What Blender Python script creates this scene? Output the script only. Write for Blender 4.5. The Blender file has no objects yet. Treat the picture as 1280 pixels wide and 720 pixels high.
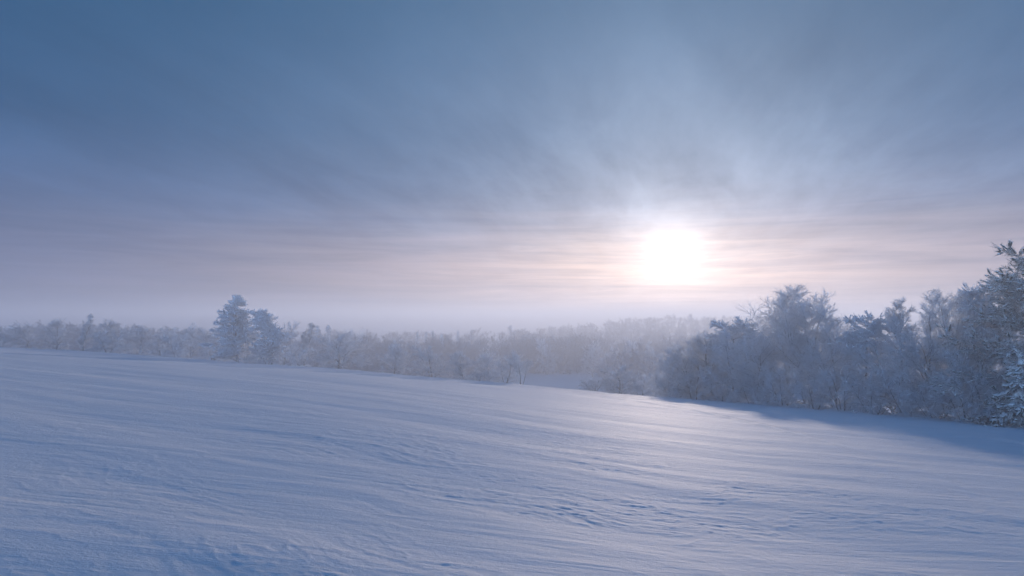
import bpy, math, random
import numpy as np
from mathutils import Vector

RNG = np.random.default_rng(7)
C = bpy.context.scene.collection
F = 853.33
PITCH = math.radians(2.7)
SUN_AZ = math.radians(13.4)      # to the right of +Y
SUN_EL = math.radians(5.4)
SUN_DIR = (math.sin(SUN_AZ)*math.cos(SUN_EL), math.cos(SUN_AZ)*math.cos(SUN_EL), math.sin(SUN_EL))

# ------------------------------------------------------------------ noise
def _hash(ix, iy, seed):
    h = (ix.astype(np.int64)*374761393 + iy.astype(np.int64)*668265263 + seed*982451653) & 0xffffffff
    h = ((h ^ (h >> 13))*1274126177) & 0xffffffff
    h = (h ^ (h >> 16)) & 0xffffffff
    return h/4294967296.0*2*math.pi
def perlin(x, y, seed=0):
    ix = np.floor(x); iy = np.floor(y); fx = x-ix; fy = y-iy
    u = fx*fx*fx*(fx*(fx*6-15)+10); v = fy*fy*fy*(fy*(fy*6-15)+10)
    def g(dx, dy):
        a = _hash(ix+dx, iy+dy, seed)
        return np.cos(a)*(fx-dx)+np.sin(a)*(fy-dy)
    n0 = g(0, 0)*(1-u)+g(1, 0)*u; n1 = g(0, 1)*(1-u)+g(1, 1)*u
    return (n0*(1-v)+n1*v)*1.5
def fbm(x, y, o=4, seed=0, gain=.5):
    s = 0; a = 1; f = 1
    for i in range(o):
        s = s+a*perlin(x*f+i*17.3, y*f-i*9.1, seed+i); a *= gain; f *= 2.03
    return s
def sstep(a, b, x):
    t = np.clip((x-a)/(b-a), 0, 1); return t*t*(3-2*t)

# ------------------------------------------------------------------ terrain
_E = np.array([(-180, 200), (-120, 200), (-90, 185), (-60, 165), (-45, 150), (-36.9, 140), (-28, 118), (-20.6, 100), (-10, 82), (0, 70), (11.9, 59.5),
               (20.6, 50), (28.4, 44), (36.9, 39), (50, 35), (90, 34), (130, 70), (180, 200)], float)
_A = np.arange(-180, 181, 1.0)
_T = np.interp(_A, _E[:, 0], _E[:, 1])
_k = np.exp(-(np.arange(-8, 9)/3.5)**2); _k /= _k.sum()
_T = np.convolve(np.pad(_T, 8, mode='edge'), _k, 'valid')
def edge_r(phi): return np.interp(np.degrees(phi), _A, _T)
def smooth_cap(z, c): return c-np.log1p(np.exp(np.clip((c-z)*1.2, -40, 40)))/1.2
def terrain(x, y):
    x = np.asarray(x, float); y = np.asarray(y, float)
    r = np.hypot(x, y); phi = np.arctan2(x, y)
    pl = -1.7-.060*x-.068*y
    pl = pl+.25*fbm(x/38, y/38, 2, 5)*sstep(8, 40, r)
    pl = pl+.55*np.sin(np.pi*np.clip(r/62, 0, 1))*sstep(.35, -.35, phi)*(1-sstep(2., 3., np.abs(phi)))
    pl = pl+.50*np.where(r < 15, np.sin(np.pi/2*np.clip(r/15, 0, 1)), .5+.5*np.cos(np.pi*np.clip((r-15)/50, 0, 1)))*(1-sstep(1.6, 2.6, np.abs(phi)))
    pl = smooth_cap(pl, 6.0)
    s = r-edge_r(phi)
    left = sstep(-.15, -.6, phi)
    val = -16.0+6.5*left+.6*fbm(x/60, y/60, 2, 9)
    val = val+sstep(230, 330, r)*(1.5-5.0*left)
    val = val+sstep(345, 440, r)*(6.3*sstep(.06, .22, phi)*(1-sstep(.36, .60, phi))+1.2*fbm(phi*9, r*0, 2, 31))
    W = 78+20*left
    t = sstep(-2, W, s)
    return pl*(1-t)+val*t
def ground_z(x, y): return float(terrain(np.array([x]), np.array([y]))[0])
def ray(px, py):
    u = (px-640)/F; v = (360-py)/F
    return u/(math.cos(PITCH)-v*math.sin(PITCH)), (math.sin(PITCH)+v*math.cos(PITCH))/(math.cos(PITCH)-v*math.sin(PITCH))

# ------------------------------------------------------------------ mesh helpers
def make_mesh(name, V, Q=None, T=None, smooth=False):
    me = bpy.data.meshes.new(name)
    nq = 0 if Q is None else len(Q); nt = 0 if T is None else len(T)
    me.vertices.add(len(V)); me.vertices.foreach_set('co', np.ascontiguousarray(V, np.float32).ravel())
    loops = []; starts = []; tot = []
    if nq: loops.append(Q.ravel()); starts.append(np.arange(nq)*4); tot.append(np.full(nq, 4))
    if nt: loops.append(T.ravel()); starts.append(nq*4+np.arange(nt)*3); tot.append(np.full(nt, 3))
    L = np.concatenate(loops).astype(np.int32)
    me.loops.add(len(L)); me.loops.foreach_set('vertex_index', L)
    me.polygons.add(nq+nt)
    me.polygons.foreach_set('loop_start', np.concatenate(starts).astype(np.int32))
    if smooth: me.polygons.foreach_set('use_smooth', np.ones(nq+nt, bool))
    me.update(calc_edges=True)
    return me
def nrm(v): return v/np.maximum(np.linalg.norm(v, axis=-1, keepdims=True), 1e-9)
class Geo:
    def __init__(s): s.V = []; s.Q = []; s.T = []; s.n = 0
    def add(s, V, Q=None, T=None):
        s.V.append(V)
        if Q is not None: s.Q.append(Q+s.n)
        if T is not None: s.T.append(T+s.n)
        s.n += len(V)
    def tubes(s, P, R, sides=3):
        N, n, _ = P.shape
        if N == 0: return
        tg = np.empty_like(P); tg[:, 1:-1] = P[:, 2:]-P[:, :-2]; tg[:, 0] = P[:, 1]-P[:, 0]; tg[:, -1] = P[:, -1]-P[:, -2]
        tg = nrm(tg)
        ref = np.zeros((N, 1, 3)); d = np.abs(tg.mean(1)); k = np.argmin(d, 1); ref[np.arange(N), 0, k] = 1
        a = nrm(np.cross(tg, ref)); b = np.cross(tg, a)
        ang = np.arange(sides)*2*math.pi/sides
        V = P[:, :, None, :]+R[:, :, None, None]*(a[:, :, None, :]*np.cos(ang)[None, None, :, None]+b[:, :, None, :]*np.sin(ang)[None, None, :, None])
        idx = np.arange(N*n*sides).reshape(N, n, sides)
        i0 = idx[:, :-1]; i1 = idx[:, 1:]
        Q = np.stack([i0, np.roll(i0, -1, 2), np.roll(i1, -1, 2), i1], -1).reshape(-1, 4)
        s.add(V.reshape(-1, 3), Q)
    def blobs(s, Cn, S, rng, jit=.22, flat=.6, axis=None, slope=None):
        """lumpy snow pads: small deformed spheres"""
        N = len(Cn)
        if N == 0: return
        v, f = ICO
        V = v[None]*(1+jit*rng.standard_normal((N, len(v), 1)))
        V = V*S[:, None, :] if S.ndim == 2 else V*S[:, None, None]
        V[..., 2] *= flat
        if slope is not None: V[..., 2] += V[..., 0]*np.clip(slope, -1.2, 1.2)[:, None]
        th = rng.uniform(0, 2*math.pi, N) if axis is None else axis
        c = np.cos(th)[:, None]; sn = np.sin(th)[:, None]
        X = V[..., 0]*c-V[..., 1]*sn; Y = V[..., 0]*sn+V[..., 1]*c
        V = np.stack([X, Y, V[..., 2]], -1)+Cn[:, None, :]
        T = (f[None]+(np.arange(N)*len(v))[:, None, None]).reshape(-1, 3)
        s.add(V.reshape(-1, 3), None, T)
    def mesh(s, name, smooth=False):
        return make_mesh(name, np.concatenate(s.V), np.concatenate(s.Q) if s.Q else None, np.concatenate(s.T) if s.T else None, smooth)
def ico():
    t = (1+5**.5)/2
    v = [(-1, t, 0), (1, t, 0), (-1, -t, 0), (1, -t, 0), (0, -1, t), (0, 1, t), (0, -1, -t), (0, 1, -t), (t, 0, -1), (t, 0, 1), (-t, 0, -1), (-t, 0, 1)]
    f = [(0, 11, 5), (0, 5, 1), (0, 1, 7), (0, 7, 10), (0, 10, 11), (1, 5, 9), (5, 11, 4), (11, 10, 2), (10, 7, 6), (7, 1, 8), (3, 9, 4), (3, 4, 2), (3, 2, 6), (3, 6, 8), (3, 8, 9), (4, 9, 5), (2, 4, 11), (6, 2, 10), (8, 6, 7), (9, 8, 1)]
    v = [Vector(p).normalized() for p in v]; out = []; mid = {}
    def m(a, b):
        k = (min(a, b), max(a, b))
        if k not in mid: mid[k] = len(v); v.append(((v[a]+v[b])/2).normalized())
        return mid[k]
    for a, b, c in f:
        x, y, z = m(a, b), m(b, c), m(c, a); out += [(a, x, z), (x, b, y), (z, y, c), (x, y, z)]
    return np.array([tuple(p) for p in v]), np.array(out)
ICO = ico()

# ------------------------------------------------------------------ branching
def grow(rng, P, R, k, t0, t1, lenf, ang, up=0., droop=0., wob=.12, m=4, rr=.6, rmin=.008, rmax=1., flat=0., tiplen=.25):
    """k children per polyline, stratified along it"""
    N, n, _ = P.shape
    idx = np.repeat(np.arange(N), k)
    t = t0+(t1-t0)*((np.tile(np.arange(k), N)+rng.random(N*k))/k)
    f = t*(n-1); i = np.minimum(f.astype(int), n-2); w = (f-i)[:, None]
    a = P[idx, i]; b = P[idx, i+1]; p = a*(1-w)+b*w; T = nrm(b-a)
    if callable(ang): ang = ang(t)
    r = R[idx, i]*(1-w[:, 0])+R[idx, i+1]*w[:, 0]
    plen = np.linalg.norm(np.diff(P, axis=1), axis=2).sum(1)[idx]
    rnd = nrm(rng.standard_normal((N*k, 3))*np.array([1, 1, 1-flat]))
    perp = nrm(rnd-(rnd*T).sum(1, keepdims=True)*T)
    A = np.radians(ang*(1+.3*rng.standard_normal(N*k)))[:, None]
    d = np.cos(A)*T+np.sin(A)*perp; d[:, 2] += up; d[:, 2] *= (1-flat*.5); d = nrm(d)
    L = lenf(t, plen)*rng.uniform(.65, 1.2, N*k)
    r0 = np.clip(r*rr, rmin, rmax)
    out = np.empty((N*k, m, 3)); out[:, 0] = p
    for j in range(1, m):
        p = p+d*(L/(m-1))[:, None]; out[:, j] = p
        d = nrm(d+wob*rng.standard_normal(d.shape)+np.array([0, 0, -droop]))
    Rr = r0[:, None]*np.linspace(1, tiplen, m)[None]; Rr = np.maximum(Rr, rmin*.6)
    return out, Rr
def stems(rng, n, H, r, lean=.15, m=9, wob=.05, spread=.15, up=.05):
    P = np.empty((n, m, 3)); R = np.empty((n, m))
    for i in range(n):
        az = 2*math.pi*(i+rng.random()*.6)/n
        d = np.array([math.cos(az)*lean, math.sin(az)*lean, 1.]); d /= np.linalg.norm(d)
        p = np.array([math.cos(az)*spread*(n > 1), math.sin(az)*spread*(n > 1), -.5]); h = H*(1 if i == 0 else rng.uniform(.7, .98))+.5
        for j in range(m):
            P[i, j] = p; p = p+d*h/(m-1)/max(d[2], .5)
            d = d+rng.standard_normal(3)*wob; d[2] += up; d /= np.linalg.norm(d)
        R[i] = r*(1 if i == 0 else .75)*np.linspace(1, .16, m)
    return P, R

def tree_deciduous(seed, H=9., W=8., n=1, lean=.1, base=.12, k=(34, 8, 6, 5), ang=58, up=.12, droop=.02, twr=.013, r=.2, twl=.5, wob=.12, snow=260, peak=.35, l2=.48, l3=.48):
    rng = np.random.default_rng(seed)
    P, R = stems(rng, n, H*.93, r, lean)
    env = lambda t: W*.5*np.sqrt(np.clip(1-((t-peak)/(1.06-peak))**2, .02, 1))*1.12*np.where(t < peak, .82+.18*t/peak, 1)
    tr = Geo(); cr = Geo()
    tr.tubes(P, R, 8)
    P1, R1 = grow(rng, P, R, max(6, k[0]//n), base, .97, lambda t, l: env(t)/(n**.25), lambda t: ang*(1.4-.75*t), up, droop, wob, 7, .6, .025, .11)
    tr.tubes(P1, R1, 6)
    P2, R2 = grow(rng, P1, R1, k[1], .15, 1., lambda t, l: l*l2*(1.15-.5*t)+.1, 36, up*.5, droop*1.5, .09, 5, .6, .024, .055)
    P3, R3 = grow(rng, np.concatenate([P2]), R2, k[2], .1, 1., lambda t, l: l*l3*(1.1-.4*t)+.15, 32, up*.25, droop*2, .10, 4, .8, twr*1.6, .036)
    P4, R4 = grow(rng, P3, R3, k[3], .08, 1., lambda t, l: np.minimum(l*.6+.1, twl*1.3), 30, 0.05, droop*2.5, .10, 3, .7, twr*.95, .018)
    cr.tubes(P2, R2, 5); cr.tubes(P3, R3, 4); cr.tubes(P4, R4, 3)
    if snow:        # ridges of snow lying along limbs and boughs
        for PP, RR, w in ((P1, R1, .9), (P2, R2, 1.)):
            hz = 1-np.abs(nrm(PP[:, -1]-PP[:, 0])[:, 2:3]); Q_ = PP.copy(); Q_[:, :, 2] += RR*.75*w+.012
            cr.tubes(Q_[:, 1:], (RR*w*(.45+.55*hz)+.008)[:, 1:], 4)
    if snow:   # pads of snow caught in the forks
        sel = rng.integers(0, len(P2), snow); j = rng.integers(1, 4, snow)
        Cn = P2[sel, j]+np.array([0, 0, .02]); dd = P2[sel, j+1]-P2[sel, j]
        S = np.stack([rng.uniform(.09, .24, snow), rng.uniform(.04, .09, snow), rng.uniform(.05, .09, snow)], 1)
        cr.blobs(Cn, S, rng, .18, .7, np.arctan2(dd[:, 1], dd[:, 0]))
    return tr, cr
def tree_bare(seed, H=11., r=.16, n=2, lean=.16, k=(9, 6, 5, 4), W=4.5, ang=32, base=.35, twr=.014, snow=0):
    rng = np.random.default_rng(seed)
    P, R = stems(rng, n, H*.9, r, lean, 10, .06)
    tr = Geo(); cr = Geo(); tr.tubes(P, R, 8)
    P1, R1 = grow(rng, P, R, k[0], base, .98, lambda t, l: W*(1.15-.75*t), ang, .3, -.05, .12, 7, .6, .02, .08)
    tr.tubes(P1, R1, 6)
    P2, R2 = grow(rng, P1, R1, k[1], .25, 1., lambda t, l: l*.4+.1, 34, .15, -.03, .14, 5, .55, .014, .03)
    P3, R3 = grow(rng, P2, R2, k[2], .2, 1., lambda t, l: l*.42+.12, 34, .1, 0, .15, 4, .6, twr, .02)
    P4, R4 = grow(rng, P3, R3, k[3], .2, 1., lambda t, l: l*.5+.05, 34, .05, 0, .15, 3, .7, twr*.75, .016)
    cr.tubes(P2, R2, 5); cr.tubes(P3, R3, 3); cr.tubes(P4, R4, 3)
    return tr, cr
def tree_pine(seed, H=10., W=5., lean=.03, r=.17, k=(34, 12, 5), base=.2, prof=None, up=.15, droop=.07, blob=.16, nlean=None, side=None, ang=72):
    rng = np.random.default_rng(seed)
    P, R = stems(rng, 1, H*.95, r, lean, 10, .03 if nlean is None else nlean)
    if side is not None:
        z = np.linspace(0, 1, 10); P[0, :, 0] += side*z**2
    prof = prof or (lambda t: (1-t)**.75+.12)
    tr = Geo(); cr = Geo(); tr.tubes(P, R, 8)
    irr = lambda t: 1+.16*np.sin(t*23+seed)+.12*np.sin(t*51+seed*2)
    P1, R1 = grow(rng, P, R, k[0], base, .99, lambda t, l: W*.5*prof(t)*irr(t), ang, up, droop, .09, 7, .5, .018, .07)
    tr.tubes(P1, R1, 6)
    P2, R2 = grow(rng, P1, R1, k[1], .2, 1., lambda t, l: l*.36*(1.15-.6*t)+.12, 45, .06, droop*.6, .1, 4, .5, .012, .025, flat=.75)
    P3, R3 = grow(rng, P2, R2, k[2], .15, 1., lambda t, l: l*.45+.12, 42, .08, 0, .1, 3, .7, .014, .022, flat=.5)
    cr.tubes(P2, R2, 4); cr.tubes(P3, R3, 3)
    # needle sprays
    P4, R4 = grow(rng, P3, R3, 8, .1, 1.0, lambda t, l: l*0+.19, 38, .05, .1, .08, 3, 1, .012, .017)
    cr.tubes(P4, R4, 3)
    # snow pads riding on the sprays
    tip = np.concatenate([P3[:, -1]*.6+P3[:, 1]*.4, P3[:, 1]]); dd = np.concatenate([P3[:, -1]-P3[:, 0]]*2); keep = rng.random(len(tip)) < .38; tip = tip[keep]; dd = dd[keep]
    s = blob*rng.uniform(.4, 1.4, len(tip))
    S = np.stack([s*1.5, s*.6, s*.5], 1)
    cr.blobs(tip+np.array([0, 0, .03]), S, rng, .3, .95, np.arctan2(dd[:, 1], dd[:, 0]), dd[:, 2]/np.maximum(np.hypot(dd[:, 0], dd[:, 1]), .02))
    return tr, cr
def tree_spruce(seed, H=14., W=4., k=(60, 8), blob=.2, r=.16, droop=.1):
    rng = np.random.default_rng(seed)
    P, R = stems(rng, 1, H*.97, r, .01, 8, .008)
    tr = Geo(); cr = Geo(); tr.tubes(P, R, 6)
    P1, R1 = grow(rng, P, R, k[0], .06, .995, lambda t, l: W*.5*((1-t)**.85+.05), 92, -.02, -.03, .06, 5, .35, .02, .05)
    P1[:, 1:, 2] -= droop*np.linspace(0, 1, 4)[None]*3
    P2, R2 = grow(rng, P1, R1, k[1], .1, 1., lambda t, l: l*.3*(1.1-.6*t)+.12, 50, 0, droop, .08, 4, .6, .02, .04, flat=.6)
    cr.tubes(P1, R1, 4); cr.tubes(P2, R2, 3)
    P3, R3 = grow(rng, P2, R2, 5, .1, 1., lambda t, l: l*.3+.15, 45, -.1, .1, .1, 2, .8, .016, .03)
    cr.tubes(P3, R3, 3)
    q = P2[:, 2:4].mean(1); dd = P2[:, 3]-P2[:, 0]; kp = rng.random(len(q)) < .55; q = q[kp]; dd = dd[kp]; s = blob*rng.uniform(.6, 1.3, len(q))
    cr.blobs(q, np.stack([s*1.3, s*.7, s*.6], 1), rng, .28, .8, np.arctan2(dd[:, 1], dd[:, 0]), dd[:, 2]/np.maximum(np.hypot(dd[:, 0], dd[:, 1]), .02))
    return tr, cr

# ------------------------------------------------------------------ materials
def mat(name):
    m = bpy.data.materials.new(name); m.use_nodes = True; nt = m.node_tree
    return m, nt, nt.nodes['Principled BSDF']
class N:
    """small expression helper for node trees"""
    def __init__(s, nt): s.nt = nt
    def new(s, t, **k):
        n = s.nt.nodes.new(t)
        for a, b in k.items(): setattr(n, a, b)
        return n
    def put(s, sock, v):
        if isinstance(v, bpy.types.NodeSocket): s.nt.links.new(v, sock)
        else: sock.default_value = v
    def m(s, op, a, b=0., c=0., clamp=False):
        n = s.new('ShaderNodeMath', operation=op, use_clamp=clamp)
        for i, v in enumerate((a, b, c)): s.put(n.inputs[i], v)
        return n.outputs[0]
    def v(s, op, a, b=(0, 0, 0), out=0):
        n = s.new('ShaderNodeVectorMath', operation=op); s.put(n.inputs[0], a)
        if op == 'SCALE': s.put(n.inputs['Scale'], b)
        else: s.put(n.inputs[1], b)
        return n.outputs['Value' if op in ('DOT_PRODUCT', 'LENGTH') else 0]
    def mix(s, f, a, b, blend='MIX'):
        n = s.new('ShaderNodeMix', data_type='RGBA', blend_type=blend)
        s.put(n.inputs[0], f); s.put(n.inputs[6], a); s.put(n.inputs[7], b); return n.outputs[2]
    def noise(s, vec, scale=1., detail=4., rough=.5, dist=0.):
        n = s.new('ShaderNodeTexNoise'); s.put(n.inputs['Vector'], vec); n.inputs['Scale'].default_value = scale
        n.inputs['Detail'].default_value = detail; n.inputs['Roughness'].default_value = rough; n.inputs['Distortion'].default_value = dist
        return n.outputs[0]
    def rng(s, x, a, b, c=0., d=1., smooth=True):
        n = s.new('ShaderNodeMapRange', interpolation_type='SMOOTHSTEP' if smooth else 'LINEAR')
        for i, v in enumerate((x, a, b, c, d)): s.put(n.inputs[i], v)
        return n.outputs[0]
    def comb(s, x, y, z):
        n = s.new('ShaderNodeCombineXYZ')
        for i, v in enumerate((x, y, z)): s.put(n.inputs[i], v)
        return n.outputs[0]
SNOW = (.86, .885, .92, 1)
def frosted(name, dark, lo, hi, frost=SNOW, nscale=6., trans=0.):
    """bark or needles with snow settled on whatever faces upward"""
    m, nt, b = mat(name); e = N(nt)
    geo = e.new('ShaderNodeNewGeometry'); tc = e.new('ShaderNodeTexCoord')
    sep = e.new('ShaderNodeSeparateXYZ'); nt.links.new(geo.outputs['Normal'], sep.inputs[0])
    nz = e.m('ADD', sep.outputs[2], e.m('MULTIPLY', e.m('SUBTRACT', e.noise(tc.outputs['Object'], nscale, 3), .5), 1.1))
    f = e.rng(nz, lo, hi)
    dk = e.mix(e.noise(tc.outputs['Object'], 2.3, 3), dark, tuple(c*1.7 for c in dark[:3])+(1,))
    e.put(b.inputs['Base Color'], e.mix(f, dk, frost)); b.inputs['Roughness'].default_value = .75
    b.inputs['Specular IOR Level'].default_value = .25
    if trans:       # rime crystals let light through
        t = e.new('ShaderNodeBsdfTranslucent'); t.inputs[0].default_value = (.88, .93, .995, 1)
        mx = e.new('ShaderNodeMixShader'); e.put(mx.inputs[0], e.m('MULTIPLY', f, trans))
        nt.links.new(b.outputs[0], mx.inputs[1]); nt.links.new(t.outputs[0], mx.inputs[2]); nt.links.new(mx.outputs[0], nt.nodes['Material Output'].inputs['Surface'])
    return m
M_BARK = frosted('snowy_bark', (.040, .037, .042, 1), -.35, .6)
M_TWIG = frosted('hoarfrost_twigs', (.10, .095, .11, 1), -1.15, -.2, (.95, .965, .985, 1), trans=.62)
M_NEEDLE = frosted('snowy_needles', (.030, .060, .052, 1), -1.5, -.65, (.93, .95, .98, 1), trans=.55)
M_PINE = frosted('dark_snowy_needles', (.022, .048, .046, 1), -.45, .4, (.88, .91, .95, 1), trans=.2)
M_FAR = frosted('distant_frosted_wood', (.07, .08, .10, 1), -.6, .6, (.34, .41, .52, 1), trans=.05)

def ground_material():
    m, nt, b = mat('windblown_snow'); e = N(nt)
    tc = e.new('ShaderNodeTexCoord').outputs['Object']
    def mapped(rot, sc):
        n = e.new('ShaderNodeMapping'); n.inputs['Rotation'].default_value = (0, 0, rot); n.inputs['Scale'].default_value = sc
        nt.links.new(tc, n.inputs[0]); return n.outputs[0]
    wind = mapped(math.radians(17), (1, 1, 1))
    streak = mapped(math.radians(17), (.5, 5.5, 1))
    fine = e.noise(mapped(.3, (9, 16, 9)), 3.0, 5, .65)
    st = e.noise(streak, 1.6, 6, .62, .3)
    st2 = e.noise(streak, .45, 5, .6, .2)
    grain = e.noise(tc, 120., 2, .6)
    h = e.m('ADD', e.m('MULTIPLY', st, .019), e.m('MULTIPLY', fine, .010))
    h = e.m('ADD', h, e.m('ADD', e.m('MULTIPLY', grain, .0032), e.m('MULTIPLY', e.noise(tc, 34., 3, .6), .004)))
    h = e.m('ADD', h, e.m('MULTIPLY', st2, .035))
    bp = e.new('ShaderNodeBump'); bp.inputs['Strength'].default_value = .55; bp.inputs['Distance'].default_value = 1.
    nt.links.new(h, bp.inputs['Height']); nt.links.new(bp.outputs[0], b.inputs['Normal'])
    e.put(b.inputs['Base Color'], e.mix(e.rng(st2, .3, .7), (.78, .85, .92, 1), (.84, .89, .95, 1)))
    b.inputs['Roughness'].default_value = .80; b.inputs['Specular IOR Level'].default_value = .45
    return m
M_GROUND = ground_material()

# ------------------------------------------------------------------ ground sheet
def wobble_edge(x, y): return 1.6*perlin(x/22, y/22, 71)
def build_ground():
    rr = [0.6]
    while rr[-1] < 3200:
        r = rr[-1]; rr.append(r*(1.02 if r < 3 else 1.0034 if r < 30 else 1.008 if r < 90 else 1.02 if r < 500 else 1.1))
    rr = np.array(rr)
    ph = np.concatenate([np.arange(-180, -46, 1.5), np.arange(-46, 46, .13), np.arange(46, 180, 1.5)]); ph = np.radians(ph)
    Rg, Pg = np.meshgrid(rr, ph, indexing='ij')
    x = Rg*np.sin(Pg); y = Rg*np.cos(Pg)
    z = terrain(x, y)
    ca, sa = math.cos(math.radians(-17)), math.sin(math.radians(-17))
    u = x*ca+y*sa; v = -x*sa+y*ca          # u along the wind, v across
    near = 1-sstep(60, 120, Rg)
    wx = u+.5*fbm(x/2.2, y/2.2, 2, 40); wv = v+.25*fbm(x/1.7, y/1.7, 2, 41)
    # long low drifts
    z = z+near*.035*fbm(u/11, v/2.6, 3, 50)
    z = z+near*.0042*fbm(wx/2.4, wv/.36, 4, 51)
    # wind crust: ridged, in patches
    rid = 1-np.abs(fbm(wx/.85, wv/.30, 4, 52, .55))*1.7
    region = np.exp(-(((x-1.2)/6.5)**2+((y-8)/5.5)**2)**1.5)+.55*np.exp(-(((x-9)/6)**2+((y-15)/5)**2))
    patch = np.clip(region, 0, 1)*(.25+.75*sstep(-.35, .3, fbm(x/2.6+3.1, y/1.6, 3, 53)))+.05*sstep(.0, .4, fbm(x/5, y/4, 2, 54))
    nearp = 1-sstep(14, 34, Rg)
    z = z+nearp*(patch+.12)*.005*np.clip((rid-.5)/.5, 0, 1)**1.5
    lump = fbm(x/.24, y/.17, 3, 57)
    z = z+nearp*patch*(.0017*lump+.0026*fbm(x/.13, y/.085, 2, 58))
    # old ski and sledge lines that follow the foot of the field
    s = Rg-edge_r(Pg)+wobble_edge(x, y)
    for s0, w, d in ((-3.2, .35, .10), (-5.2, .32, .12), (-6.3, .30, .12), (-10.5, .4, .09), (-12, .4, .07), (-16, .4, .08), (-17.2, .35, .07), (-22, .4, .06), (-25, .5, .06), (-30, .4, .05)):
        ss = s-s0+1.2*perlin(x/30+s0, y/30, 72)
        nl = near*(1-sstep(.3, .5, Pg)*.8)
        z = z-nl*d*np.exp(-(ss/w)**2)*(.4+.6*sstep(-.2, .3, perlin(Pg*5+s0, s*0, 75)))+nl*d*.6*np.exp(-((ss+w*1.9)/w)**2)
    # snow bank along the tree line on the right
    z = z+sstep(.18, .35, Pg)*(1-sstep(.9, 1.2, Pg))*.42*np.exp(-((s-0.2)/1.5)**2)*(.6+.9*perlin(x/1.5, y/1.5, 80)+.35*perlin(x/.5, y/.5, 81))
    n, k = Rg.shape
    V = np.stack([x, y, z], -1).reshape(-1, 3)
    idx = np.arange(n*k).reshape(n, k); nxt = np.roll(idx, -1, 1)
    Q = np.stack([idx[:-1], idx[1:], nxt[1:], nxt[:-1]], -1).reshape(-1, 4)
    c = len(V); V = np.vstack([V, [[0, 0, z[0].mean()]]])
    T = np.stack([np.full(k, c), idx[0], nxt[0]], -1)
    me = make_mesh('ground', V, Q, T, True)
    o = bpy.data.objects.new('ground', me); C.objects.link(o); me.materials.append(M_GROUND)
    o['kind'] = 'structure'
    return o
G = build_ground()

# ------------------------------------------------------------------ tree prototypes (meshes only; objects are made when placed)
PROTO = {}
def reg(key, tc, H, W, mt, mc):
    tr, cr = tc
    a = tr.mesh(key+'_trunk', True); b = cr.mesh(key+'_crown')
    a.materials.append(mt); b.materials.append(mc)
    co = np.empty(len(b.vertices)*3, np.float32); b.vertices.foreach_get('co', co); co = co.reshape(-1, 3)
    top = np.percentile(co[:, 2], 99.99); wd = np.percentile(co[:, 0], 98.5)-np.percentile(co[:, 0], 1.5)
    PROTO[key] = (a, b, float(top), float(wd))
reg('domed', tree_deciduous(11, 9, 8), 9, 8, M_BARK, M_TWIG)
reg('domed_b', tree_deciduous(12, 9, 8.5, n=3, lean=.25, base=.08), 9, 8.5, M_BARK, M_TWIG)
reg('oval', tree_deciduous(13, 10, 6.5, ang=46, up=.25, base=.06, peak=.4), 10, 6.5, M_BARK, M_TWIG)
reg('spreading', tree_deciduous(14, 9, 11, n=2, lean=.2, ang=60, up=.3, droop=.05, base=.05, r=.2), 9, 11, M_BARK, M_TWIG)
reg('weeping', tree_deciduous(15, 5, 6.5, n=4, lean=.5, ang=55, up=.35, droop=.14, base=.05, r=.08, twl=.4, snow=420, k=(30, 7, 6, 4)), 5, 6.5, M_BARK, M_TWIG)
reg('thicket', tree_deciduous(16, 5, 7, n=6, lean=.55, ang=45, up=.2, droop=.09, base=.03, r=.07, twl=.4, snow=520, k=(36, 7, 5, 4)), 5, 7, M_BARK, M_TWIG)
reg('arching', tree_deciduous(26, 4, 8, n=7, lean=.9, ang=40, up=.1, droop=.10, base=.03, r=.08, twl=.35, snow=520, k=(35, 6, 5, 3), l2=.36), 4, 8, M_BARK, M_TWIG)
reg('columnar', tree_deciduous(17, 11, 3.6, n=2, lean=.06, ang=26, up=.5, base=.15, peak=.5, k=(30, 7, 6, 4)), 11, 3.6, M_BARK, M_TWIG)
reg('tall_open', tree_bare(18, 12, n=2, lean=.14, k=(18, 9, 8, 6), W=4.8, base=.25), 12, 6, M_BARK, M_TWIG)
reg('forked', tree_bare(19, 12, n=3, lean=.2, k=(10, 8, 7, 5), W=4.2, ang=28), 12, 6, M_BARK, M_TWIG)
reg('umbrella', tree_bare(20, 10, n=1, lean=.02, k=(16, 9, 8, 5), W=2.6, ang=46, base=.62), 10, 4, M_BARK, M_TWIG)
cone = lambda t: np.where(t < .25, .75+t, (1-t)**.8*1.2+.14)
reg('pine', tree_pine(21, 11, 6.5, prof=lambda t: (1.05-.8*t), base=.04, k=(80, 14, 6), blob=.14, ang=62, up=.2), 11, 6, M_BARK, M_NEEDLE)
reg('leaning_pine', tree_pine(22, 10, 5, prof=lambda t: .5+.5*np.sin(t*3.1), base=.2, side=1.6, k=(60, 13, 6), blob=.16, ang=55, up=.25), 10, 5, M_BARK, M_NEEDLE)
reg('round_pine', tree_pine(23, 10, 5.4, prof=lambda t: .55+.55*np.sin(np.clip(t, 0, 1)*2.9), base=.12, k=(70, 14, 6), blob=.11), 10, 5, M_BARK, M_NEEDLE)
reg('great_pine', tree_pine(24, 11, 10, prof=lambda t: np.where(t < .3, .9, 1.0*(1-(t-.3)/.7)**.75+.22), base=.06, k=(56, 18, 7), ang=64, up=.28, droop=.09, blob=.085, r=.24), 11, 10, M_BARK, M_PINE)
reg('low_spruce', tree_spruce(25, 4.2, 4.4, (46, 14), .17, .07, .16), 4.2, 4, M_BARK, M_PINE)
reg('spruce', tree_spruce(27, 13, 4.0, (80, 8), .22), 13, 4, M_BARK, M_NEEDLE)
reg('spruce_b', tree_spruce(28, 13, 4.8, (70, 8), .24), 13, 4.8, M_BARK, M_NEEDLE)

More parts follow.
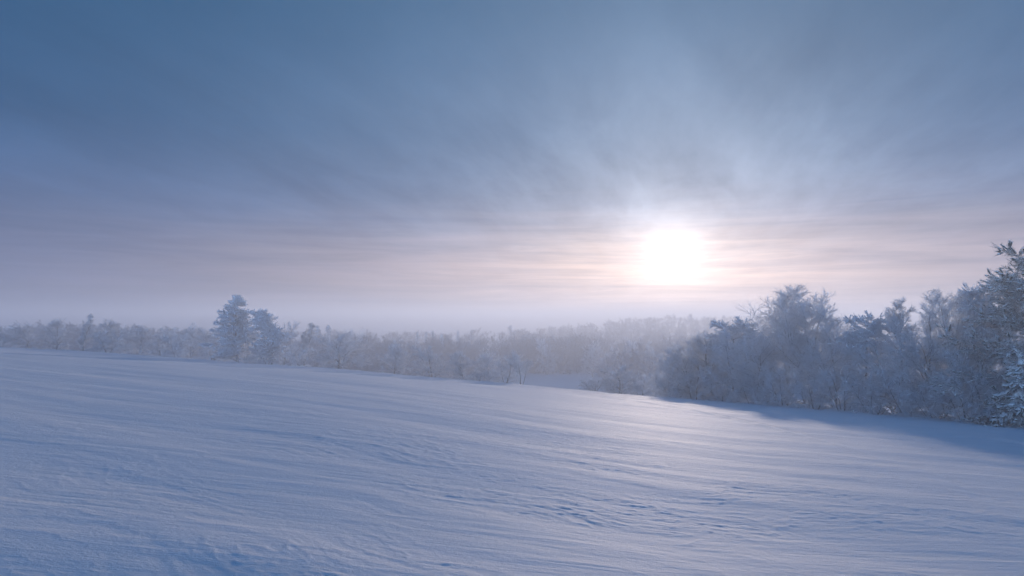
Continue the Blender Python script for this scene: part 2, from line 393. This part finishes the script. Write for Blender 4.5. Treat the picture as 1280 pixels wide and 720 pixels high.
USED = {}
TREES = []
def place(key, name, cat, label, px, ytop, D, wpx=None, group=None, rz=None, sink=.05, maxr=1.7, D_is_edge=True):
    """D: metres past the foot of the field (D_is_edge) or metres in front; the tree stands on the ground there, its top as high as seen"""
    dx, dz = ray(px, ytop)
    phi = math.atan(dx)
    y = (float(edge_r(np.array(phi)))+D)*math.cos(phi) if D_is_edge else D
    x = dx*y; z0 = ground_z(x, y)-sink
    H = dz*y-z0
    a, b, pt, pw = PROTO[key]
    sz = H/pt; sx = sz
    if wpx:
        sx = (wpx/F*y)/pw; sx = min(max(sx, sz/maxr), sz*maxr)
    r = bpy.data.objects.new(name, None); C.objects.link(r)
    r.location = (x, y, z0); r.scale = (sx, sx, sz)
    r.rotation_euler = (0, 0, rz if rz is not None else random.uniform(0, 6.28))
    r.empty_display_size = .3
    r['label'] = label; r['category'] = cat
    if group: r['group'] = group
    for nm, me in (('trunk', a), ('crown', b)):
        o = bpy.data.objects.new(nm, me); C.objects.link(o); o.parent = r
    TREES.append(r)
    return r
random.seed(3)
#@TREES
GL = 'frosted trees along the top of the field'
T = 'frosted_tree'
L = [
 ('domed', T, 'tree', 'round frosted tree cut by the left end of the tree row', 3, 414, 8, 44),
 ('domed', T, 'tree', 'dim round frosted tree second from the left end of the tree row', 38, 400, 12, 42),
 ('oval', T, 'tree', 'pale rounded tree just left of the narrow upright poplar', 72, 396, 14, 38),
 ('columnar', 'poplar_tree', 'tree', 'narrow upright poplar tallest among the trees at the far left', 105, 391, 12, 17),
 ('oval', T, 'tree', 'frosted tree with a slanting top touching the narrow poplar', 126, 397, 14, 32),
 ('weeping', 'frosted_bush', 'bush', 'low pale fan-shaped bush in front of the tree row below the poplar', 137, 409, 4, 48),
 ('domed', T, 'tree', 'grey tree standing behind the low fan-shaped bush', 155, 404, 16, 34),
 ('oval', T, 'tree', 'blunt-topped grey tree between the fan-shaped bush and the gap in the row', 177, 405, 14, 30),
 ('domed_b', T, 'tree', 'bluish round tree just after the blunt-topped grey one', 203, 408, 9, 34),
 ('domed', T, 'tree', 'taller pale tree midway between the poplar and the big snowy pine', 240, 402, 12, 38),
 ('weeping', 'frosted_bush', 'bush', 'flat-topped frosted bush between two trees left of the big snowy pine', 222, 413, 5, 30),
 ('domed_b', T, 'tree', 'pinkish frosted tree touching the left side of the big snowy pine', 268, 408, 10, 36),
 ('pine', 'snowy_pine', 'pine', 'big snow-laden pine standing tallest on the left side of the field', 298, 369, 6, 50),
 ('leaning_pine', 'snowy_pine', 'pine', 'snowy pine leaning to the right beside the tallest pine', 341, 386, 5, 40),
 ('weeping', 'frosted_bush', 'bush', 'low snow-bent bush at the foot of the leaning pine', 334, 428, 3, 36),
 ('domed_b', T, 'tree', 'frosted tree tucked right behind the leaning pine', 354, 400, 11, 34),
 ('columnar', T, 'tree', 'broomlike upright bare tree right of the leaning pine', 379, 402, 16, 30),
 ('arching', 'frosted_bush', 'bush', 'small bush bowed by snow between the leaning pine and the spreading tree', 377, 428, 3, 32),
 ('spreading', T, 'tree', 'wide spreading white tree whose trunk leans from the field edge', 424, 412, 5, 62),
 ('domed', T, 'tree', 'plump frosted tree first right of the wide spreading white tree', 493, 423, 9, 38),
 ('domed_b', T, 'tree', 'broad frosted tree second right of the wide spreading white tree', 541, 430, 8, 50),
 ('oval', T, 'tree', 'pale tree with a flattened crown below the distant spires', 581, 437, 8, 42),
 ('weeping', 'frosted_bush', 'bush', 'small white mound of a bush at the foot of the pale flat-crowned tree', 598, 462, 3, 28),
 ('domed', T, 'tree', 'slender frosted tree next to the small white mound bush', 612, 434, 14, 36),
 ('forked', T, 'tree', 'frosted tree with many upright stems left of the blue snow clearing', 652, 437, 7, 52),
 ('domed_b', T, 'tree', 'short frosted tree squeezed left of the many-stemmed tree', 632, 441, 9, 38),
 ('thicket', 'frosted_bush', 'bush', 'low round bush at the right end of the blue snow clearing', 742, 472, 6, 34),
 ('spreading', 'frosted_bush', 'bush', 'big frosted bush standing alone in the gap before the right hand trees', 774, 452, 7, 74),
 ('weeping', 'frosted_bush', 'bush', 'drooping bush at the right side of the big lone bush', 800, 462, 12, 36),
 # right-hand wood, standing at the field edge
 ('domed_b', T, 'tree', 'first tree of the right hand wood, its crown drooping over the gap', 846, 428, 1.5, 66),
 ('spreading', T, 'tree', 'hazy tree behind the drooping first tree of the right hand wood', 876, 418, 7, 60),
 ('round_pine', 'snowy_pine', 'pine', 'rounded pine with a flat snow cap near the left end of the right hand wood', 915, 396, 4, 70),
 ('domed', T, 'tree', 'broad white crown beside the drooping first tree of the right hand wood', 866, 424, .6, 64),
 ('domed_b', T, 'tree', 'bushy frosted tree standing in front of the flat-capped pine', 918, 412, .4, 72),
 ('domed', T, 'tree', 'rounded frosted tree between the flat-capped pine and the tall fan-crowned tree', 958, 404, .6, 70),
 ('oval', T, 'tree', 'frosted tree close left of the flat-capped pine', 893, 410, 2.5, 54),
 ('domed', T, 'tree', 'frosted tree filling the dip right of the flat-capped pine', 945, 412, 2, 66),
 ('tall_open', T, 'tree', 'tall fan-crowned tree with bare tips, highest in the middle of the wood', 1005, 352, 2.5, 84),
 ('spreading', T, 'tree', 'wide dense frosted tree wrapped around the tall fan-crowned one', 993, 382, 4, 96),
 ('forked', T, 'tree', 'open bare tree with dark forked branches against the sky', 1046, 359, 4, 56),
 ('round_pine', 'snowy_pine', 'pine', 'bushy small-capped pine between the bare forked tree and the umbrella-shaped tree', 1081, 389, 2.5, 62),
 ('domed', T, 'tree', 'dense frosted tree in front of the bare forked tree', 1040, 416, 1.5, 70),
 ('umbrella', T, 'tree', 'slim umbrella-shaped tree alone on its stem above the wood', 1123, 370, 2, 42),
 ('domed_b', T, 'tree', 'frosted tree below the umbrella-shaped tree', 1118, 408, 1.2, 84),
 ('forked', T, 'tree', 'leaning bare tree fanning left between the umbrella tree and the great pine', 1172, 366, 2, 74),
 ('tall_open', T, 'tree', 'open frosted tree with snow-tipped twigs just left of the great pine', 1201, 360, 3, 60),
 ('domed', T, 'tree', 'thick frosted tree under the leaning bare tree', 1168, 404, 1.2, 84),
 ('great_pine', 'snowy_pine', 'pine', 'great dark pine with snowy plates of needles towering at the end of the wood', 1298, 284, 2.5, 185),
 ('round_pine', 'snowy_pine', 'pine', 'snowy pine half hidden behind the great pine', 1228, 350, 4, 74),
 ('spreading', T, 'tree', 'frosted tree spreading in front of the great pine', 1222, 402, 1, 110),
 ('low_spruce', 'snowy_spruce', 'spruce', 'young spruce with drooping snow-heavy boughs at the end of the wood', 1272, 436, -1.5, 70),
 ('low_spruce', 'snowy_spruce', 'spruce', 'smallest snow-heavy spruce at the foot of the great pine', 1243, 482, -1.0, 52),
 ('domed_b', T, 'tree', 'frosted tree at the very end of the wood behind the young spruce', 1300, 395, 1.5, 100),
]
for px, yt, w, d, nm, lb in (
    (838, 462, 44, -.2, 'thicket', 'tangled bush at the first corner of the right hand wood'),
    (868, 456, 50, -.6, 'weeping', 'snowy bush under the first trees of the right hand wood'),
    (902, 455, 52, -.6, 'thicket', 'twiggy bush at the foot of the flat-capped pine'),
    (940, 452, 54, -.5, 'weeping', 'drooping snowy bush between the flat-capped pine and the tall fan-crowned tree'),
    (978, 452, 56, -.7, 'thicket', 'dense bush at the left foot of the tall fan-crowned tree'),
    (1016, 460, 56, -.9, 'arching', 'arching snowy bush right at the trunk of the tall fan-crowned tree'),
    (1052, 456, 62, -.6, 'thicket', 'bush of thin white stems below the bare forked tree'),
    (1092, 462, 66, -.8, 'arching', 'bush with arching snow-covered stems below the small-capped pine'),
    (1132, 456, 70, -.6, 'thicket', 'tall twiggy bush below the umbrella-shaped tree'),
    (1168, 464, 74, -1., 'arching', 'wide bush of arching white boughs over dark hollows'),
    (1206, 462, 80, -.9, 'thicket', 'tangled snowy bush left of the two small spruces'),
    (1226, 486, 60, -1.8, 'arching', 'low bush of snow-bent boughs beside the smallest spruce')):
    L.append((nm, 'frosted_bush', 'bush', lb, px, yt, d, w))
for row in L:
    key, nm, cat, lb, px, yt, d, w = row
    place(key, nm, cat, lb, px, yt, d, w, GL if px < 700 and nm == T else ('bushes under the right hand wood' if nm == 'frosted_bush' and px > 820 else ('trees of the right hand wood' if px > 820 and nm == T else None)))

# trees standing deeper in the valley, told apart by outline
V_ = [('spruce', 522, 414, 215, 9, 'leftmost dark spire of the distant spruce pair'), ('spruce_b', 533, 415, 215, 9, 'second dark spire of the distant spruce group'),
      ('spruce', 541, 413, 225, 9, 'third dark spire of the distant spruce group'), ('spruce_b', 553, 417, 205, 11, 'blunt last tree of the distant spruce group'),
      ('spruce', 572, 413, 260, 9, 'faint spire between the spruce group and the two paler ones'), ('columnar', 588, 411, 265, 9, 'pale distant poplar-like tree standing above the valley wood'),
      ('columnar', 643, 406, 300, 10, 'lone faint tall tree rising out of the haze mid valley')]
for k, px, yt, D, w, lb in V_:
    place(k, 'distant_spruce' if 'spr' in k else 'distant_tree', 'tree', lb, px, yt, D, w, 'distant spires above the valley wood', D_is_edge=False)
for px, yt, D, w, k, lb in (
    (455, 407, 190, 24, 'domed', 'dark rounded tree rising behind the gap beside the wide white tree'),
    (437, 409, 200, 22, 'oval', 'hazy tree top behind the wide spreading white tree'),
    (410, 406, 205, 16, 'spruce', 'faint spire behind the bowed bush and the broomlike tree'),
    (398, 407, 200, 16, 'spruce_b', 'second faint spire beside the broomlike tree'),
    (683, 421, 205, 24, 'domed_b', 'rounded tree top sticking up above the wood behind the blue clearing'),
    (740, 424, 195, 30, 'domed', 'dark crown in the wood right of the blue clearing'),
    (802, 423, 170, 44, 'domed_b', 'large rounded crown in the wood near the right hand trees'),
    (775, 432, 165, 38, 'domed', 'frosted crown in the wood behind the big lone bush'),
    (822, 432, 150, 40, 'oval', 'frosted crown just left of the right hand wood')):
    place(k, 'distant_tree', 'tree', lb, px, yt, D, w, 'hazy trees across the valley', D_is_edge=False)

# ------------------------------------------------------------------ far woodland: one mass
def woodland():
    rng = np.random.default_rng(99)
    protos = []
    for sd in range(5):
        tr, cr = tree_deciduous(200+sd, 10, 8, k=(14, 6, 5, 2), twr=.045, twl=.6, snow=0, base=.06, r=.16)
        g = Geo(); V = np.concatenate(tr.V+cr.V); off = tr.n
        Q = np.concatenate(tr.Q+[q+off for q in cr.Q]); protos.append((V, Q, None))
    for sd in range(2):
        tr, cr = tree_spruce(300+sd, 12, 4.2, (36, 5), .3)
        V = np.concatenate(tr.V+cr.V); Q = np.concatenate(tr.Q+[q+tr.n for q in cr.Q]); Tt = np.concatenate([t+tr.n for t in cr.T])
        protos.append((V, Q, Tt))
    g = Geo()
    pts = []
    def add(phi, r, h, kind): pts.append((phi, r, h, kind))
    # the wood wall behind the clearing and along the valley
    for i in range(230):
        phi = rng.uniform(-.30, .26); r = rng.uniform(203, 235) if .0 < phi < .14 else rng.uniform(172, 225)
        if .135 < phi < .22: r = rng.uniform(150, 200)
        add(phi, r, rng.uniform(5.5, 10.2), 0)
    for i in range(90): add(rng.uniform(-.76, -.3), rng.uniform(235, 262), rng.uniform(6.5, 8), 0)
    for i in range(260): add(rng.uniform(-.75, .75), rng.uniform(225, 320), rng.uniform(6, 8.5), int(rng.random() < .1))
    for i in range(230): add(rng.uniform(-.75, .75), rng.uniform(310, 350), rng.uniform(7, 9.5), int(rng.random() < .25))
    for i in range(260): add(rng.uniform(.03, .60), rng.uniform(390, 470), rng.uniform(7, 10.5), int(rng.random() < .4))
    for phi, r, h, kd in pts:
        x = r*math.sin(phi); y = r*math.cos(phi); z = ground_z(x, y)
        V, Q, Tt = protos[rng.integers(5, 7) if kd else rng.integers(0, 5)]
        a = rng.uniform(0, 6.28); s = h/10*(1 if not kd else .9); sw = s*rng.uniform(.85, 1.25)
        c, sn = math.cos(a), math.sin(a)
        W = np.stack([(V[:, 0]*c-V[:, 1]*sn)*sw+x, (V[:, 0]*sn+V[:, 1]*c)*sw+y, V[:, 2]*s+z], -1).astype(np.float32)
        g.add(W, Q, Tt)
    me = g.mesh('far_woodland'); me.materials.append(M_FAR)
    o = bpy.data.objects.new('far_woodland', me); C.objects.link(o)
    o['kind'] = 'stuff'; o['label'] = 'hazy frosted woodland filling the valley and the far ridge'; o['category'] = 'woodland'
woodland()

# ------------------------------------------------------------------ haze
def haze():
    x0, x1, y0, y1, z0, z1 = -3300, 3300, -3300, 3300, -22., 11.5
    V = np.array([(x, y, z) for z in (z0, z1) for y in (y0, y1) for x in (x0, x1)], float)
    Q = np.array([(0, 2, 3, 1), (4, 5, 7, 6), (0, 1, 5, 4), (2, 6, 7, 3), (0, 4, 6, 2), (1, 3, 7, 5)])
    me = make_mesh('haze', V, Q)
    m = bpy.data.materials.new('winter_haze'); m.use_nodes = True; nt = m.node_tree; nt.nodes.clear()
    out = nt.nodes.new('ShaderNodeOutputMaterial'); v = nt.nodes.new('ShaderNodeVolumePrincipled')
    v.inputs['Color'].default_value = (.59, .655, .77, 1); v.inputs['Density'].default_value = HAZE_D; v.inputs['Anisotropy'].default_value = .42
    nt.links.new(v.outputs[0], out.inputs['Volume']); me.materials.append(m)
    o = bpy.data.objects.new('haze', me); C.objects.link(o); o['kind'] = 'stuff'; o['label'] = 'pale winter haze lying over the valley and field'; o['category'] = 'haze'
HAZE_D = .0034
haze()

# ------------------------------------------------------------------ sky
def world():
    w = bpy.data.worlds.new('World'); bpy.context.scene.world = w; w.use_nodes = True; nt = w.node_tree; e = N(nt)
    bg = nt.nodes['Background']
    sky = e.new('ShaderNodeTexSky', sky_type='NISHITA'); sky.sun_disc = False; sky.sun_elevation = SUN_EL; sky.sun_rotation = SUN_AZ
    sky.air_density = 1.2; sky.dust_density = 1.5; sky.ozone_density = 2.
    D = e.v('NORMALIZE', e.new('ShaderNodeTexCoord').outputs['Generated'])
    sp = e.new('ShaderNodeSeparateXYZ'); nt.links.new(D, sp.inputs[0]); X, Y, Z = sp.outputs
    th = e.m('ARCCOSINE', e.m('MINIMUM', e.v('DOT_PRODUCT', D, SUN_DIR), .99999))
    zc = e.m('MAXIMUM', Z, 0.)
    # cloud sheet seen in perspective, streaked along the sun's bearing
    ca, sa = math.cos(SUN_AZ), math.sin(SUN_AZ)
    al = e.m('ADD', e.m('MULTIPLY', X, sa), e.m('MULTIPLY', Y, ca)); ac = e.m('SUBTRACT', e.m('MULTIPLY', X, ca), e.m('MULTIPLY', Y, sa))
    iz = e.m('DIVIDE', 1., e.m('ADD', zc, .10))
    pa = e.m('MULTIPLY', al, iz); pc = e.m('MULTIPLY', ac, iz)
    n1 = e.noise(e.comb(e.m('MULTIPLY', pc, 2.4), e.m('MULTIPLY', pa, .8), 3.), 1., 8, .58, .25)
    n2 = e.noise(e.comb(e.m('MULTIPLY', pc, .5), e.m('MULTIPLY', pa, .45), 9.), 1., 4, .5, .3)
    n3 = e.noise(e.comb(e.m('MULTIPLY', X, 2.6), e.m('MULTIPLY', Y, 2.6), e.m('MULTIPLY', Z, 48.)), 1.5, 7, .62, .5)
    # veil colour by height
    cr = e.new('ShaderNodeValToRGB'); nt.links.new(Z, cr.inputs[0]); el = cr.color_ramp
    stops = [(0., (.045, .085, .21)), (.06, (.060, .105, .245)), (.14, (.052, .112, .265)), (.26, (.014, .090, .235)), (.42, (.005, .080, .205)), (.60, (.003, .064, .195)), (1., (.002, .056, .18))]
    el.elements[0].position = 0; el.elements[0].color = stops[0][1]+(1,); el.elements[1].position = 1; el.elements[1].color = stops[-1][1]+(1,)
    for p, c in stops[1:-1]:
        q = el.elements.new(p); q.color = c+(1,)
    base = cr.outputs[0]
    def ex(A, s, pw=1.): return e.m('MULTIPLY', A, e.m('EXPONENT', e.m('MULTIPLY', e.m('POWER', e.m('DIVIDE', th, s), pw), -1.)))
    g1 = ex(.49, .155); g2 = ex(1.0, .026, 1.1); g3 = ex(.20, .36)
    # flatter second glow hugging the horizon
    hz = e.m('EXPONENT', e.m('MULTIPLY', e.m('POWER', e.m('DIVIDE', e.m('SUBTRACT', Z, .055), .075), 2.), -1.))
    azg = e.m('EXPONENT', e.m('MULTIPLY', th, -3.2))
    warm = e.m('MULTIPLY', hz, azg)
    low = e.rng(Z, .20, .06); hi = e.rng(Z, .15, .42, 1., .45)
    nn = e.m('ADD', e.m('MULTIPLY', n1, e.m('SUBTRACT', 1., e.m('MULTIPLY', low, .65))), e.m('MULTIPLY', n3, e.m('MULTIPLY', low, .65)))
    mod = e.m('ADD', 1., e.m('MULTIPLY', e.m('SUBTRACT', nn, .5), e.m('MULTIPLY', hi, 1.9)))          # streaks in the glow
    modb = e.m('ADD', 1., e.m('ADD', e.m('MULTIPLY', e.m('SUBTRACT', nn, .5), e.m('MULTIPLY', hi, .6)), e.m('MULTIPLY', e.m('SUBTRACT', n2, .5), .6)))
    col = e.v('SCALE', base, e.m('MULTIPLY', modb, 1.))
    col = e.v('ADD', col, e.v('SCALE', (1., .955, .96), e.m('MULTIPLY', g1, mod)))
    col = e.v('ADD', col, e.v('SCALE', (.70, .95, 1.15), e.m('MULTIPLY', g3, mod)))
    col = e.v('ADD', col, e.v('SCALE', (1., .95, .86), g2))
    col = e.v('ADD', col, e.v('SCALE', (.98, .54, .20), e.m('MULTIPLY', warm, e.m('ADD', 1., e.m('MULTIPLY', e.m('SUBTRACT', n3, .5), 1.7)))))
    col = e.v('ADD', col, e.v('SCALE', (2.7, 4.5, 7.4), e.m('MULTIPLY', e.rng(th, 1.15, 2.3), e.rng(Z, .24, .12))))   # unseen bright band added opposite the sun to light the tree fronts
    nis = e.v('SCALE', sky.outputs[0], .05)
    col = e.mix(.96, nis, col)
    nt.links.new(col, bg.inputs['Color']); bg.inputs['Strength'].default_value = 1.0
world()

sl = bpy.data.lights.new('sun', 'SUN'); sl.energy = 4.2; sl.angle = math.radians(1.2); sl.color = (1., .81, .69)
so = bpy.data.objects.new('sun', sl); C.objects.link(so)
so.rotation_euler = (-Vector(SUN_DIR)).to_track_quat('-Z', 'Y').to_euler()

cam = bpy.data.cameras.new('camera'); cam.lens = 24; cam.sensor_width = 36; cam.clip_end = 8000; cam.clip_start = .05
co = bpy.data.objects.new('camera', cam); C.objects.link(co); co.location = (0, 0, 0)
co.rotation_euler = (math.radians(90)+PITCH, 0, 0)
sc = bpy.context.scene; sc.camera = co
sc.view_settings.view_transform = 'Standard'; sc.view_settings.look = 'None'; sc.view_settings.exposure = 0; sc.view_settings.gamma = 1
sc.cycles.max_bounces = 20; sc.cycles.transmission_bounces = 12; sc.cycles.diffuse_bounces = 16; sc.cycles.glossy_bounces = 2; sc.cycles.volume_bounces = 2
sc.cycles.use_denoising = True
sc.cycles.sample_clamp_indirect = 4
